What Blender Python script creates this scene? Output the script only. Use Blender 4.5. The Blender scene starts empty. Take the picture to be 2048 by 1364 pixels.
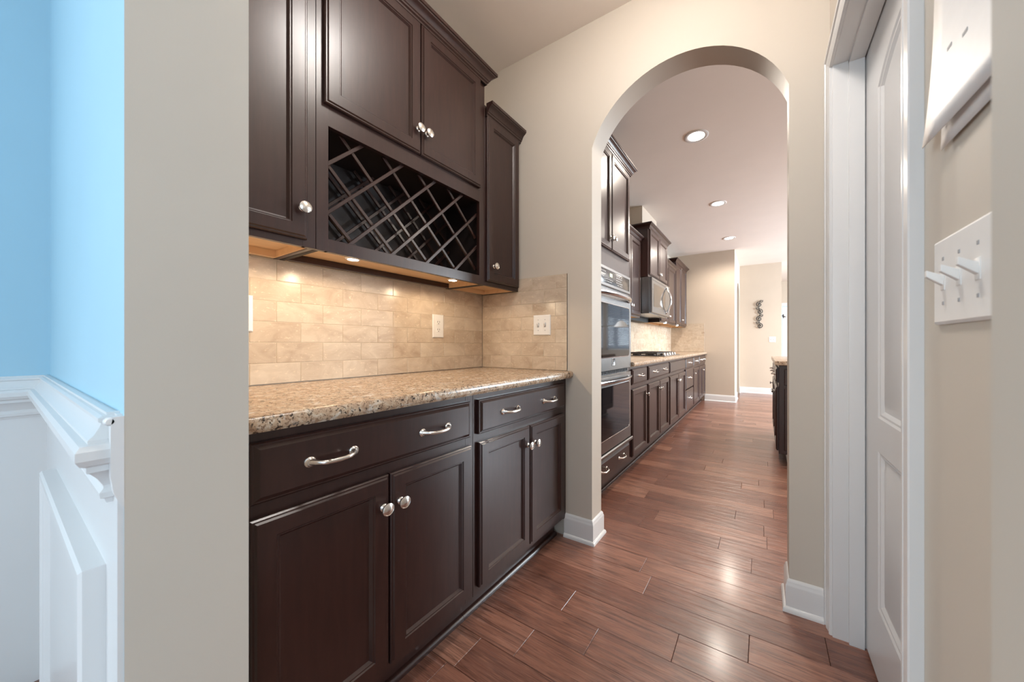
import bpy, bmesh, math, random
from mathutils import Vector, Matrix
random.seed(7)
S = bpy.context.scene
COL = S.collection
PI = math.pi

# ---------------------------------------------------------------- camera
CAM_H = 1.055
F_PX, CX, CY = 690.0, 1100.0, 688.0
YAW = math.atan((1526.0 - CX) / F_PX)
cd = bpy.data.cameras.new('camera')
cam = bpy.data.objects.new('camera', cd)
COL.objects.link(cam)
cam.location = (0, 0, CAM_H)
cam.rotation_euler = (PI / 2, 0, YAW)
cd.sensor_fit = 'HORIZONTAL'
cd.sensor_width = 36.0
cd.lens = F_PX / 2048 * 36.0
cd.shift_x = (1024 - CX) / 2048
cd.shift_y = (CY - 682) / 2048
cd.clip_start = 0.02
cd.dof.use_dof = True
cd.dof.focus_distance = 1.9
cd.dof.aperture_fstop = 5.6
S.camera = cam

# ---------------------------------------------------------------- world, exposure
W = bpy.data.worlds.new('world'); S.world = W
W.use_nodes = True
bg = W.node_tree.nodes['Background']
bg.inputs[0].default_value = (0.62, 0.78, 1.0, 1)
bg.inputs[1].default_value = 0.7
S.view_settings.view_transform = 'Standard'
S.view_settings.look = 'None'
S.view_settings.gamma = 1
S.view_settings.use_curve_mapping = False
S.view_settings.exposure = 1.0
S.cycles.use_denoising = True
S.cycles.max_bounces = 10
S.cycles.diffuse_bounces = 6
S.cycles.glossy_bounces = 5
S.cycles.transmission_bounces = 4
S.cycles.transparent_max_bounces = 12
S.cycles.sample_clamp_indirect = 6.0
S.cycles.caustics_reflective = False
S.cycles.caustics_refractive = False

def area(name, loc, rot, sx, sy, power, col):
    l = bpy.data.lights.new(name, 'AREA'); l.shape = 'RECTANGLE'
    l.size = sx; l.size_y = sy; l.energy = power; l.color = col
    o = bpy.data.objects.new(name, l); COL.objects.link(o)
    o.location = loc; o.rotation_euler = rot
    return o
DAY = (0.79, 0.91, 1.0)
# daylight through the windows of the dining room (behind the camera; side windows added as fill) and of the breakfast room
area('daylight', (-1.15, -3.42, 1.55), (PI/2, 0, 0), 1.0, 1.7, 15, DAY)
area('daylight', (1.05, -3.42, 1.55), (PI/2, 0, 0), 1.0, 1.7, 15, DAY)
area('daylight', (2.26, -1.35, 1.55), (PI/2, 0, PI/2), 1.3, 1.7, 24, DAY)  # fill added from the right for the cream pillar and cabinet fronts
area('daylight', (-1.90, -2.20, 1.55), (PI/2, 0, -PI/2), 1.2, 1.7, 36, DAY)  # fill added from the left for the right pantry wall and door
area('daylight', (4.05, 6.30, 1.62), (PI/2, 0, PI/2), 1.5, 1.3, 195, DAY)
area('daylight', (4.05, 8.40, 1.62), (PI/2, 0, PI/2), 1.5, 1.3, 105, DAY)

# ---------------------------------------------------------------- helpers
class MB:
    def __init__(s): s.v = []; s.f = []; s.mi = []; s.cur = 0
    def vert(s, p): s.v.append(tuple(p)); return len(s.v) - 1
    def face(s, ids): s.f.append(tuple(ids)); s.mi.append(s.cur)
    def box(s, x0, x1, y0, y1, z0, z1):
        b = len(s.v)
        for z in (z0, z1):
            s.v += [(x0,y0,z),(x1,y0,z),(x1,y1,z),(x0,y1,z)]
        for q in ((3,2,1,0),(4,5,6,7),(0,1,5,4),(1,2,6,5),(2,3,7,6),(3,0,4,7)):
            s.face([b+i for i in q])
        return s
    def rings(s, P, w0, w1, h0, h1, prof, cap=True, back=True):
        """nested rectangles: prof = [(inset, depth)...] ; P(a, b, d) -> point"""
        rs = []
        for ins, d in prof:
            rs.append([s.vert(P(a, b, d)) for a, b in ((w0+ins,h0+ins),(w1-ins,h0+ins),(w1-ins,h1-ins),(w0+ins,h1-ins))])
        for A, B in zip(rs, rs[1:]):
            for i in range(4):
                j = (i+1) % 4
                s.face((A[i], A[j], B[j], B[i]))
        if cap: s.face(rs[-1])
        if back: s.face(rs[0][::-1])
        return s
    def loops(s, rs, closed=True, cap0=True, cap1=True):
        ids = [[s.vert(p) for p in r] for r in rs]
        n = len(ids[0])
        for A, B in zip(ids, ids[1:]):
            for i in range(n if closed else n-1):
                j = (i+1) % n
                s.face((A[i], A[j], B[j], B[i]))
        if cap0: s.face(ids[0][::-1])
        if cap1: s.face(ids[-1])
        return s
    def lathe(s, c, ax, prof, n=16):
        ax = Vector(ax).normalized()
        u = ax.orthogonal().normalized(); w = ax.cross(u); c = Vector(c)
        rs = []
        for r, h in prof:
            r = max(r, 1e-5)
            rs.append([c + ax*h + (u*math.cos(2*PI*i/n) + w*math.sin(2*PI*i/n))*r for i in range(n)])
        return s.loops(rs)
    def tube(s, pts, rad, n=8, flat=(1,1)):
        pts = [Vector(p) for p in pts]
        if not isinstance(rad, (list, tuple)): rad = [rad]*len(pts)
        t0 = (pts[1]-pts[0]).normalized()
        u = t0.orthogonal().normalized()
        rs = []
        for i, p in enumerate(pts):
            t = (pts[min(i+1, len(pts)-1)] - pts[max(i-1, 0)]).normalized()
            u = (u - t*u.dot(t)).normalized(); w = t.cross(u)
            rs.append([p + (u*math.cos(2*PI*k/n)*flat[0] + w*math.sin(2*PI*k/n)*flat[1])*rad[i] for k in range(n)])
        return s.loops(rs)
    def sweep(s, path, prof, closed_prof=True):
        """path: xy points, profile (p, z): p offsets to the RIGHT of travel direction, mitred"""
        n = len(path); rs = []
        for i in range(n):
            p = Vector(path[i])
            d0 = (Vector(path[i]) - Vector(path[i-1])).normalized() if i > 0 else None
            d1 = (Vector(path[i+1]) - Vector(path[i])).normalized() if i < n-1 else None
            if d0 is None: d0 = d1
            if d1 is None: d1 = d0
            n0 = Vector((d0.y, -d0.x)); n1 = Vector((d1.y, -d1.x))
            m = (n0+n1); m = m / max(m.dot(n0), 1e-6)
            rs.append([(p.x+m.x*q, p.y+m.y*q, z) for q, z in prof])
        return s.loops(rs, closed=closed_prof)
    def prism(s, poly, axis, a0, a1):
        """poly of 2d points extruded along axis ('x': pts are (y,z); 'y': (x,z); 'z': (x,y))"""
        def P(p, a):
            return {'x': (a, p[0], p[1]), 'y': (p[0], a, p[1]), 'z': (p[0], p[1], a)}[axis]
        return s.loops([[P(p, a0) for p in poly], [P(p, a1) for p in poly]])
    def build(s, name, mats, parent=None, bevel=0, seg=2, smooth=40, kind=None, label=None, rnd=None, recalc=True):
        if not isinstance(mats, (list, tuple)): mats = [mats]
        off = Vector((0,0,0))
        q = parent
        while q is not None: off += q.location; q = q.parent
        me = bpy.data.meshes.new(name)
        me.from_pydata([tuple(Vector(p)-off) for p in s.v], [], s.f)
        for m in mats: me.materials.append(m)
        for p, i in zip(me.polygons, s.mi): p.material_index = i
        if recalc or bevel:
            bm = bmesh.new(); bm.from_mesh(me)
            if recalc: bmesh.ops.recalc_face_normals(bm, faces=bm.faces)
            if bevel:
                es = [e for e in bm.edges if len(e.link_faces) == 2 and e.calc_face_angle(0) > 0.6]
                bmesh.ops.bevel(bm, geom=es, offset=bevel, segments=seg, affect='EDGES', profile=0.6, clamp_overlap=True)
            bm.to_mesh(me); bm.free()
        if smooth:
            me.polygons.foreach_set('use_smooth', [True]*len(me.polygons))
            me.set_sharp_from_angle(angle=math.radians(smooth))
        if rnd is not None:
            at = me.attributes.new('rnd', 'FLOAT', 'FACE')
            vals = rnd if isinstance(rnd, list) else [rnd]*len(me.polygons)
            if len(vals) == len(me.polygons): at.data.foreach_set('value', vals)
        o = bpy.data.objects.new(name, me); COL.objects.link(o)
        if parent: o.parent = parent
        if kind: o['kind'] = kind
        if label: o['label'] = label
        return o

def tag(o, label=None, cat=None, group=None, kind=None):
    if label: o['label'] = label
    if cat: o['category'] = cat
    if group: o['group'] = group
    if kind: o['kind'] = kind
    return o
def thing(name, loc, label, cat, group=None):
    o = bpy.data.objects.new(name, None); COL.objects.link(o)
    o.location = loc; o.empty_display_size = 0.05
    return tag(o, label, cat, group)
def instance(mesh, name, parent, loc, rz=0, label=None):
    o = bpy.data.objects.new(name, mesh); COL.objects.link(o)
    off = Vector((0,0,0)); q = parent
    while q is not None: off += q.location; q = q.parent
    o.parent = parent; o.location = Vector(loc) - off; o.rotation_euler = (0,0,rz)
    if label: o['label'] = label
    return o
def struct(o, label=None, cat=None): return tag(o, label, cat, kind='structure')

# ---------------------------------------------------------------- materials
class NT:
    def __init__(s, name):
        s.m = bpy.data.materials.new(name); s.m.use_nodes = True
        s.t = s.m.node_tree; s.b = s.t.nodes['Principled BSDF']
    def n(s, typ, **kw):
        nd = s.t.nodes.new('ShaderNode'+typ)
        for k, v in kw.items():
            if k in nd.inputs: nd.inputs[k].default_value = v
            else: setattr(nd, k, v)
        return nd
    def l(s, a, b): s.t.links.new(a, b)
    def pos(s, scale=(1,1,1), off=None):
        g = s.n('NewGeometry'); mp = s.n('Mapping')
        s.l(g.outputs['Position'], mp.inputs['Vector']); mp.inputs['Scale'].default_value = scale
        if off is not None: s.l(off, mp.inputs['Location'])
        return mp.outputs[0]
    def noise(s, vec, scale, detail=4, rough=0.55, dist=0):
        nd = s.n('TexNoise'); s.l(vec, nd.inputs['Vector'])
        nd.inputs['Scale'].default_value = scale; nd.inputs['Detail'].default_value = detail
        nd.inputs['Roughness'].default_value = rough; nd.inputs['Distortion'].default_value = dist
        return nd.outputs['Fac']
    def ramp(s, fac, stops, interp='LINEAR'):
        r = s.n('ValToRGB'); r.color_ramp.interpolation = interp
        e = r.color_ramp.elements
        while len(e) < len(stops): e.new(0.5)
        for el, (p, c) in zip(e, stops):
            el.position = p; el.color = (*c, 1) if len(c) == 3 else c
        s.l(fac, r.inputs[0]); return r.outputs[0]
    def mix(s, fac, a, b, blend='MIX'):
        m = s.n('Mix', data_type='RGBA', blend_type=blend)
        if isinstance(fac, (int, float)): m.inputs[0].default_value = fac
        else: s.l(fac, m.inputs[0])
        for i, x in ((6, a), (7, b)):
            if isinstance(x, tuple): m.inputs[i].default_value = (*x, 1)
            else: s.l(x, m.inputs[i])
        return m.outputs[2]
    def math(s, op, a, b):
        m = s.n('Math', operation=op)
        for i, x in ((0, a), (1, b)):
            if isinstance(x, (int, float)): m.inputs[i].default_value = x
            else: s.l(x, m.inputs[i])
        return m.outputs[0]
    def bump(s, h, strength=0.2, dist=0.002):
        b = s.n('Bump'); b.inputs['Strength'].default_value = strength; b.inputs['Distance'].default_value = dist
        s.l(h, b.inputs['Height']); s.l(b.outputs[0], s.b.inputs['Normal'])
    def set(s, **kw):
        for k, v in kw.items():
            k = {'rough':'Roughness','metal':'Metallic','spec':'Specular IOR Level','coat':'Coat Weight','coatr':'Coat Roughness'}.get(k, k)
            s.b.inputs[k].default_value = v
    def col(s, c):
        if isinstance(c, tuple): s.b.inputs['Base Color'].default_value = (*c, 1)
        else: s.l(c, s.b.inputs['Base Color'])

def paint(name, col, rough=0.55, bump=0.05, spec=0.35):
    t = NT(name); v = t.pos()
    n = t.noise(v, 3, 3)
    c = t.mix(n, tuple(x*0.96 for x in col), tuple(min(1, x*1.04) for x in col))
    t.col(c); t.set(rough=rough, spec=spec)
    if bump: t.bump(t.noise(v, 260, 3), bump, 0.001)
    return t.m
def plain(name, col, rough=0.4, metal=0, spec=0.5, **kw):
    t = NT(name); v = t.pos()
    n = t.noise(v, 30, 3)
    t.col(t.mix(n, tuple(x*0.95 for x in col), tuple(min(1, x*1.05) for x in col)))
    t.set(rough=rough, metal=metal, spec=spec)
    return t.m
def glow(name, col, strength):
    t = NT(name); t.col((0.9,0.9,0.9))
    t.b.inputs['Emission Color'].default_value = (*col, 1); t.b.inputs['Emission Strength'].default_value = strength
    return t.m

M = {}
M['wall'] = paint('greige_paint', (0.555, 0.50, 0.43))
M['wall_far'] = paint('tan_paint', (0.55, 0.47, 0.385))
M['blue'] = paint('blue_paint', (0.36, 0.56, 0.67))
M['ceiling'] = paint('ceiling_paint', (0.78, 0.715, 0.66), rough=0.8)
M['white'] = paint('white_trim_paint', (0.67, 0.665, 0.66), rough=0.28, bump=0.0, spec=0.5)
M['plastic'] = plain('white_plastic', (0.78, 0.77, 0.75), rough=0.3)
M['paper'] = plain('white_paper', (0.82, 0.81, 0.80), rough=0.45)
M['dark'] = plain('dark_void', (0.01, 0.009, 0.009), rough=0.6)
M['ink'] = plain('grey_ink', (0.35, 0.35, 0.36), rough=0.6)
M['caulk'] = plain('grout', (0.50, 0.42, 0.32), rough=0.8)

def mk_cab():
    t = NT('espresso_wood'); v = t.pos((1, 1, 0.12))
    g = t.noise(v, 60, 6, 0.6, 0.3)
    v2 = t.pos(); c = t.noise(v2, 3.0, 3)
    base = t.ramp(g, [(0.25, (0.013, 0.0042, 0.0034)), (0.55, (0.025, 0.0082, 0.0062)), (0.85, (0.038, 0.0140, 0.0105))])
    t.col(t.mix(c, base, t.mix(0.5, base, (0.038, 0.015, 0.0115))))
    t.set(rough=0.34, spec=0.42, coat=0.30, coatr=0.20)
    t.bump(g, 0.06, 0.0006)
    return t.m
M['cab'] = mk_cab()
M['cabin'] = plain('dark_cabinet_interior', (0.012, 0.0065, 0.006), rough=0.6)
def mk_maple():
    t = NT('maple_underside'); v = t.pos((1, 0.1, 1))
    g = t.noise(v, 50, 4)
    t.col(t.ramp(g, [(0.3, (0.62, 0.42, 0.24)), (0.7, (0.72, 0.51, 0.31))])); t.set(rough=0.45)
    return t.m
M['maple'] = mk_maple()

def mk_granite():
    t = NT('gold_granite'); v = t.pos()
    n1 = t.noise(v, 40, 6, 0.7, 0.6); n2 = t.noise(v, 85, 5, 0.7, 0.5); n3 = t.noise(v, 170, 3, 0.6)
    base = t.ramp(n1, [(0.30, (0.20, 0.125, 0.08)), (0.42, (0.37, 0.25, 0.165)), (0.54, (0.46, 0.345, 0.24)), (0.68, (0.56, 0.50, 0.42))])
    dark = t.ramp(n2, [(0.40, (1,1,1)), (0.445, (0,0,0))])
    c = t.mix(dark, base, (0.035, 0.024, 0.018))
    br = t.ramp(n3, [(0.58, (0,0,0)), (0.63, (1,1,1))])
    c = t.mix(br, c, (0.20, 0.125, 0.08))
    lp = t.ramp(t.noise(v, 22, 4, 0.6, 1.0), [(0.58, (0,0,0)), (0.66, (0.7,0.7,0.7))])
    c = t.mix(lp, c, (0.56, 0.52, 0.46))
    dp = t.ramp(t.noise(v, 34, 5, 0.7, 1.4), [(0.34, (1,1,1)), (0.39, (0,0,0))])
    c = t.mix(dp, c, (0.045, 0.034, 0.028))
    t.col(c); t.set(rough=0.24, spec=0.4)
    return t.m
M['granite'] = mk_granite()

def mk_tile():
    t = NT('travertine'); a = t.n('Attribute'); a.attribute_name = 'rnd'
    r = a.outputs['Fac']
    off = t.n('CombineXYZ'); t.l(t.math('MULTIPLY', r, 37.0), off.inputs[0]); t.l(t.math('MULTIPLY', r, 91.0), off.inputs[2])
    v = t.pos((1,1,1.6), off.outputs[0])
    n1 = t.noise(v, 9, 6, 0.6, 0.8); n2 = t.noise(v, 60, 4, 0.65, 0.3)
    b = t.ramp(r, [(0.0, (0.46, 0.355, 0.265)), (0.15, (0.51, 0.41, 0.315)), (0.7, (0.56, 0.46, 0.36)), (1.0, (0.61, 0.52, 0.42))])
    c = t.mix(t.ramp(n1, [(0.30, (0,0,0)), (0.7, (1,1,1))]), t.mix(0.45, b, (0.36, 0.26, 0.18)), t.mix(0.5, b, (0.72, 0.62, 0.49)))
    c = t.mix(t.ramp(n2, [(0.60, (0,0,0)), (0.68, (0.55,0.55,0.55))]), c, (0.78, 0.66, 0.50))
    t.col(c); t.set(rough=0.22, spec=0.45)
    t.bump(n2, 0.05, 0.001)
    return t.m
M['tile'] = mk_tile()

def mk_floor():
    t = NT('hickory_plank'); a = t.n('Attribute'); a.attribute_name = 'rnd'
    r = a.outputs['Fac']
    off = t.n('CombineXYZ'); t.l(t.math('MULTIPLY', r, 53.0), off.inputs[0]); t.l(t.math('MULTIPLY', r, 29.0), off.inputs[1])
    v = t.pos((0.42, 8.5, 1), off.outputs[0]); vw = t.pos((0.7, 4.0, 1), off.outputs[0])
    g = t.noise(v, 9, 8, 0.70, 1.6); blot = t.noise(vw, 2.2, 5, 0.6, 1.2); fine = t.noise(t.pos((2, 60, 1), off.outputs[0]), 6, 3)
    base = t.ramp(r, [(0.0, (0.165, 0.068, 0.046)), (0.35, (0.23, 0.10, 0.068)), (0.7, (0.28, 0.128, 0.088)), (1.0, (0.35, 0.175, 0.12))])
    c = t.mix(t.ramp(g, [(0.36, (1,1,1)), (0.54, (0,0,0))]), base, t.mix(0.72, base, (0.045, 0.016, 0.012)))
    c = t.mix(t.ramp(blot, [(0.48, (0,0,0)), (0.72, (0.75,0.75,0.75))]), c, (0.085, 0.038, 0.030))
    c = t.mix(t.ramp(fine, [(0.5, (0,0,0)), (0.75, (0.45,0.45,0.45))]), c, (0.42, 0.21, 0.14))
    t.col(c); t.set(rough=0.30, spec=0.5, coat=0.28, coatr=0.17)
    wave = t.noise(t.pos((1.3, 14, 1), off.outputs[0]), 3.0, 2, 0.5, 0.3)
    h = t.math('ADD', t.math('MULTIPLY', wave, 1.0), t.math('MULTIPLY', g, 0.12))
    t.bump(h, 0.7, 0.007)
    return t.m
M['floor'] = mk_floor()
M['joint'] = plain('plank_joint', (0.03, 0.013, 0.010), rough=0.7)

def mk_metal(name, col, rough, aniso=0.0, sc=(1,1,1)):
    t = NT(name); n = t.noise(t.pos(sc), 80, 3)
    t.col(t.mix(n, tuple(x*0.93 for x in col), col)); t.set(rough=rough, metal=1.0)
    return t.m
M['nickel'] = mk_metal('satin_nickel', (0.80, 0.76, 0.71), 0.24)
M['steel'] = mk_metal('stainless_steel', (0.33, 0.33, 0.33), 0.25, sc=(1, 0.1, 8))
M['steelwin'] = mk_metal('tinted_steel_window', (0.30, 0.28, 0.26), 0.12)
M['chrome'] = mk_metal('bright_steel', (0.62, 0.62, 0.63), 0.16)
M['iron'] = plain('black_iron', (0.03, 0.026, 0.024), rough=0.5)
M['blackglass'] = plain('black_oven_glass', (0.010, 0.010, 0.012), rough=0.04, spec=0.42)
M['panelgrey'] = plain('control_panel_glass', (0.055, 0.055, 0.057), rough=0.15, spec=0.6)
M['print'] = plain('pale_print', (0.62, 0.62, 0.62), rough=0.5)
M['lens'] = glow('lamp_lens', (1.0, 0.96, 0.91), 9)
M['dome'] = glow('dome_glass', (1.0, 0.95, 0.91), 26)
M['puck'] = glow('puck_lens', (1.0, 0.88, 0.72), 22)
M['clock'] = glow('green_clock_digits', (0.55, 0.85, 0.10), 1.2)
M['blind'] = plain('white_blind_slat', (0.72, 0.75, 0.78), rough=0.5)
M['shade'] = glow('pendant_shade', (1.0, 0.9, 0.75), 0.5)
def mk_glass():
    t = NT('window_glass'); tr = t.n('BsdfTransparent'); gl = t.n('BsdfGlossy'); gl.inputs['Roughness'].default_value = 0.02
    mx = t.n('MixShader'); fr = t.n('Fresnel'); fr.inputs['IOR'].default_value = 1.45
    t.l(fr.outputs[0], mx.inputs[0]); t.l(tr.outputs[0], mx.inputs[1]); t.l(gl.outputs[0], mx.inputs[2])
    t.l(mx.outputs[0], t.t.nodes['Material Output'].inputs['Surface'])
    return t.m
M['glass'] = mk_glass()

# ---------------------------------------------------------------- key dimensions (metres)
H = 2.755
Y0a, Y0b = 0.099, 0.238          # wall between dining room and pantry
OX0, OX1 = -0.770, 0.088         # arched openings
Y1a, Y1b = 1.665, 1.787          # wall between pantry and kitchen
XB = -1.534                      # tiled face of the back wall
XR = 0.215                       # right pantry wall
XD = -1.944                      # dining room left wall
XK = 4.1                         # kitchen right wall
YF = 7.012                       # kitchen far wall
YH = 8.60                        # hall wall
YE = 11.3                        # breakfast end wall
SPR, RISE = 2.088, 0.303

# ---------------------------------------------------------------- structure
def arch_pts(x0, x1, zs, rise, n=28):
    w = (x1-x0)/2; R = (w*w+rise*rise)/(2*rise); cx = (x0+x1)/2; cz = zs+rise-R
    a0 = math.asin(w/R)
    return [(cx+R*math.sin(a), cz+R*math.cos(a)) for a in [-a0+2*a0*i/n for i in range(n+1)]]
def arch_wall(name, xa, xb, x0, x1, ya, yb, zs, rise, top, mats, axis='y', front_mat=0, label=None):
    mb = MB(); pts = arch_pts(x0, x1, zs, rise)
    def P(a, d, z): return (a, d, z) if axis == 'y' else (d, a, z)
    outline_l = (xa, x0); 
    ids = {}
    for d in (ya, yb):
        ids[d] = {'bl': mb.vert(P(xa,d,0)), 'tl': mb.vert(P(xa,d,top)), 'br': mb.vert(P(xb,d,0)), 'tr': mb.vert(P(xb,d,top)),
                  'l0': mb.vert(P(x0,d,0)), 'r0': mb.vert(P(x1,d,0)),
                  'arc': [mb.vert(P(x,d,z)) for x, z in pts], 'top': [mb.vert(P(x,d,top)) for x, z in pts]}
    for d in (ya, yb):
        q = ids[d]; mb.cur = front_mat if d == ya else 0
        mb.face((q['bl'], q['l0'], q['arc'][0], q['top'][0], q['tl']))
        mb.face((q['r0'], q['br'], q['tr'], q['top'][-1], q['arc'][-1]))
        for i in range(len(pts)-1):
            mb.face((q['arc'][i], q['arc'][i+1], q['top'][i+1], q['top'][i]))
    mb.cur = 0
    a, b = ids[ya], ids[yb]
    mb.face((a['l0'], b['l0'], b['arc'][0], a['arc'][0])); mb.face((a['r0'], b['r0'], b['arc'][-1], a['arc'][-1]))
    for i in range(len(pts)-1): mb.face((a['arc'][i], a['arc'][i+1], b['arc'][i+1], b['arc'][i])); mb.face((a['top'][i], a['top'][i+1], b['top'][i+1], b['top'][i]))
    mb.face((a['bl'], b['bl'], b['tl'], a['tl'])); mb.face((a['br'], b['br'], b['tr'], a['tr']))
    mb.face((a['tl'], a['top'][0], b['top'][0], b['tl'])); mb.face((a['tr'], a['top'][-1], b['top'][-1], b['tr']))
    mb.face((a['bl'], a['l0'], b['l0'], b['bl'])); mb.face((a['br'], a['r0'], b['r0'], b['br']))
    return struct(mb.build(name, mats, smooth=30), label, 'wall')

def holed_wall(name, axis, a0, a1, d0, d1, holes, mat, label):
    """wall along axis ('x' or 'y') from a0..a1, thickness d0..d1, rectangular holes (h0,h1,z0,z1)"""
    mb = MB()
    def bx(p, q, z0, z1):
        if q-p < 1e-4 or z1-z0 < 1e-4: return
        if axis == 'x': mb.box(p, q, d0, d1, z0, z1)
        else: mb.box(d0, d1, p, q, z0, z1)
    cur = a0
    for h0, h1, z0, z1 in sorted(holes):
        bx(cur, h0, 0, H); bx(h0, h1, 0, z0); bx(h0, h1, z1, H); cur = h1
    bx(cur, a1, 0, H)
    return struct(mb.build(name, mat, smooth=0), label, 'wall')

DW, DE = XD, 2.3     # dining room x extent
DN = -3.5
# floor and ceiling
fl = struct(MB().box(-2.2, XK+0.15, DN-0.15, YE+0.15, -0.10, -0.012).build('floor', M['joint'], smooth=0), 'reddish brown hand-scraped hickory plank floor', 'floor')
struct(MB().box(-2.2, XK+0.15, DN-0.15, YE+0.15, H, H+0.1).build('ceiling', M['ceiling'], smooth=0), 'flat pale taupe ceiling', 'ceiling')

arch_wall('wall_dining', XD-0.12, DE+0.12, OX0, OX1, Y0a, Y0b, SPR, RISE, H, [M['wall'], M['blue']], front_mat=1,
          label='wall with arched opening, blue on the dining room side, cream on its jambs')
arch_wall('wall_arch', XB-0.008, XK, OX0+0.002, OX1, Y1a, Y1b, SPR, RISE, H, M['wall'], label='greige wall with the arched opening into the kitchen')
struct(MB().box(XB-0.14, XB-0.0085, Y0b, YF+0.12, 0, H).build('wall_left', M['wall'], smooth=0), 'greige wall behind the cabinets', 'wall')
DY0, DY1, DZ = 0.828, 1.604, 2.075
holed_wall('wall_right', 'y', Y0b, Y1a, XR, XR+0.115, [(DY0, DY1, 0, DZ)], M['wall'], 'greige wall with the white door and the switches')
struct(MB().box(XR+0.30, XR+0.42, Y0b, Y1a, 0, H).build('wall_closet', M['wall'], smooth=0), 'closet wall behind the white door', 'wall')
holed_wall('wall_dining_left', 'y', DN, Y0a, XD-0.12, XD, [(-2.8,-1.6,0.7,2.4)], M['blue'], 'blue dining room side wall')
holed_wall('wall_dining_right', 'y', DN, Y0a, DE, DE+0.12, [(-2.0,-0.7,0.7,2.4)], M['blue'], 'blue dining room wall to the right')
holed_wall('wall_dining_back', 'x', XD-0.12, DE+0.12, DN-0.12, DN, [(-1.65,-0.65,0.7,2.4),(0.55,1.55,0.7,2.4)], M['blue'], 'blue dining room wall with windows behind the camera')
struct(MB().box(XB-0.14, -0.433, YF, YF+0.12, 0, H).build('wall_kitchen_far', M['wall_far'], smooth=0), 'tan wall closing the far end of the kitchen cabinets', 'wall')
arch_wall('wall_return', YF+0.12, YH, 7.62, 8.42, -0.553, -0.433, 2.05, 0.25, H, M['wall_far'], axis='x', label='tan return wall with a small arched opening')
struct(MB().box(-1.6, 0.328, YH, YH+0.12, 0, H).build('wall_hall', M['wall_far'], smooth=0), 'tan hall wall with the iron scroll', 'wall')
struct(MB().box(0.208, 0.328, YH+0.12, YE, 0, H).build('wall_hall_side', M['wall_far'], smooth=0), 'tan wall running back from the hall wall', 'wall')
struct(MB().box(-1.72, -1.6, YF+0.12, YH+0.12, 0, H).build('wall_passage', M['wall_far'], smooth=0), 'tan wall seen through the small arched opening', 'wall')
holed_wall('wall_breakfast', 'x', 0.2, XK, YE, YE+0.12, [(0.43,1.27,0,2.09),(1.85,2.86,0.85,2.5),(2.98,3.7,0.85,2.5)], M['wall_far'], 'tan end wall of the breakfast room')
holed_wall('wall_kitchen_right', 'y', Y1b-0.122, YE+0.12, XK, XK+0.12, [(5.5,7.1,0.95,2.3),(7.6,9.2,0.95,2.3)], M['wall_far'], 'tan kitchen wall with windows, out of view to the right')
struct(MB().box(XB+0.0, -1.262, 4.2, 4.87, 2.40, H).build('wall_chase', M['wall_far'], smooth=0), 'boxed tan duct chase above the microwave cabinet', 'wall')

# windows
def window(name, axis, a0, a1, z0, z1, d, blinds=False, label=''):
    def P(a, dd, z): return (a, d+dd, z) if axis == 'x' else (d+dd, a, z)
    fr = MB()
    def bx(p, q, e0, e1, u, v):
        A = P(p, e0, u); B = P(q, e1, v)
        fr.box(min(A[0],B[0]), max(A[0],B[0]), min(A[1],B[1]), max(A[1],B[1]), u, v)
    t = 0.05
    for (p,q,u,v) in ((a0,a0+t,z0,z1),(a1-t,a1,z0,z1),(a0,a1,z0,z0+t),(a0,a1,z1-t,z1),(a0,a1,(z0+z1)/2-0.025,(z0+z1)/2+0.025)):
        bx(p, q, 0.02, 0.08, u, v)
    root = thing(name, P((a0+a1)/2, 0.05, z0), label, 'window'); struct(root)
    fr.build('window_frame', M['white'], root, bevel=0.004)
    g = MB()
    A = P(a0+t, 0.045, z0+t); B = P(a1-t, 0.051, z1-t)
    g.box(min(A[0],B[0]), max(A[0],B[0]), min(A[1],B[1]), max(A[1],B[1]), A[2], B[2]).build('pane', M['glass'], root)
    if blinds:
        n = int((z1-z0-0.1)/0.05); me = None
        for k in range(n):
            z = z0+0.06+k*0.05
            if me is None:
                b = MB(); cx = (a0+a1)/2
                b.prism([(-0.022,-0.009),(0.022,0.009),(0.022,0.011),(-0.022,-0.007)], 'x', a0+0.055-cx, a1-0.055-cx)
                o = b.build('blind_slat', M['blind'], None, smooth=0); me = o.data
                o.parent = root; o.location = Vector((cx, d-0.012, z)) - root.location
            else: instance(me, 'blind_slat', root, ((a0+a1)/2, d-0.012, z))
    return root
window('window_1', 'x', -1.65, -0.65, 0.7, 2.4, DN-0.11, label='white double-hung window of the dining room')
window('window_2', 'x', 0.55, 1.55, 0.7, 2.4, DN-0.11, label='second white double-hung window of the dining room')
window('added_window_7', 'y', -2.8, -1.6, 0.7, 2.4, XD-0.11, label='added unseen white window in the blue dining room side wall')  # unseen window, added so light from the left reaches the right wall
window('added_window_8', 'y', -2.0, -0.7, 0.7, 2.4, DE, label='added unseen white window in the blue dining room wall to the right')  # unseen window, added to brighten the pillar jamb and cabinets
window('window_3', 'x', 1.85, 2.86, 0.85, 2.5, YE, True, label='breakfast room window with white blinds, nearer the far door')
window('window_4', 'x', 2.98, 3.7, 0.85, 2.5, YE, True, label='breakfast room window with white blinds, farther from the door')
window('window_5', 'y', 5.5, 7.1, 0.95, 2.3, XK, label='wide kitchen window on the right wall')
window('window_6', 'y', 7.6, 9.2, 0.95, 2.3, XK, label='wide window on the right wall beyond the island')

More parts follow.
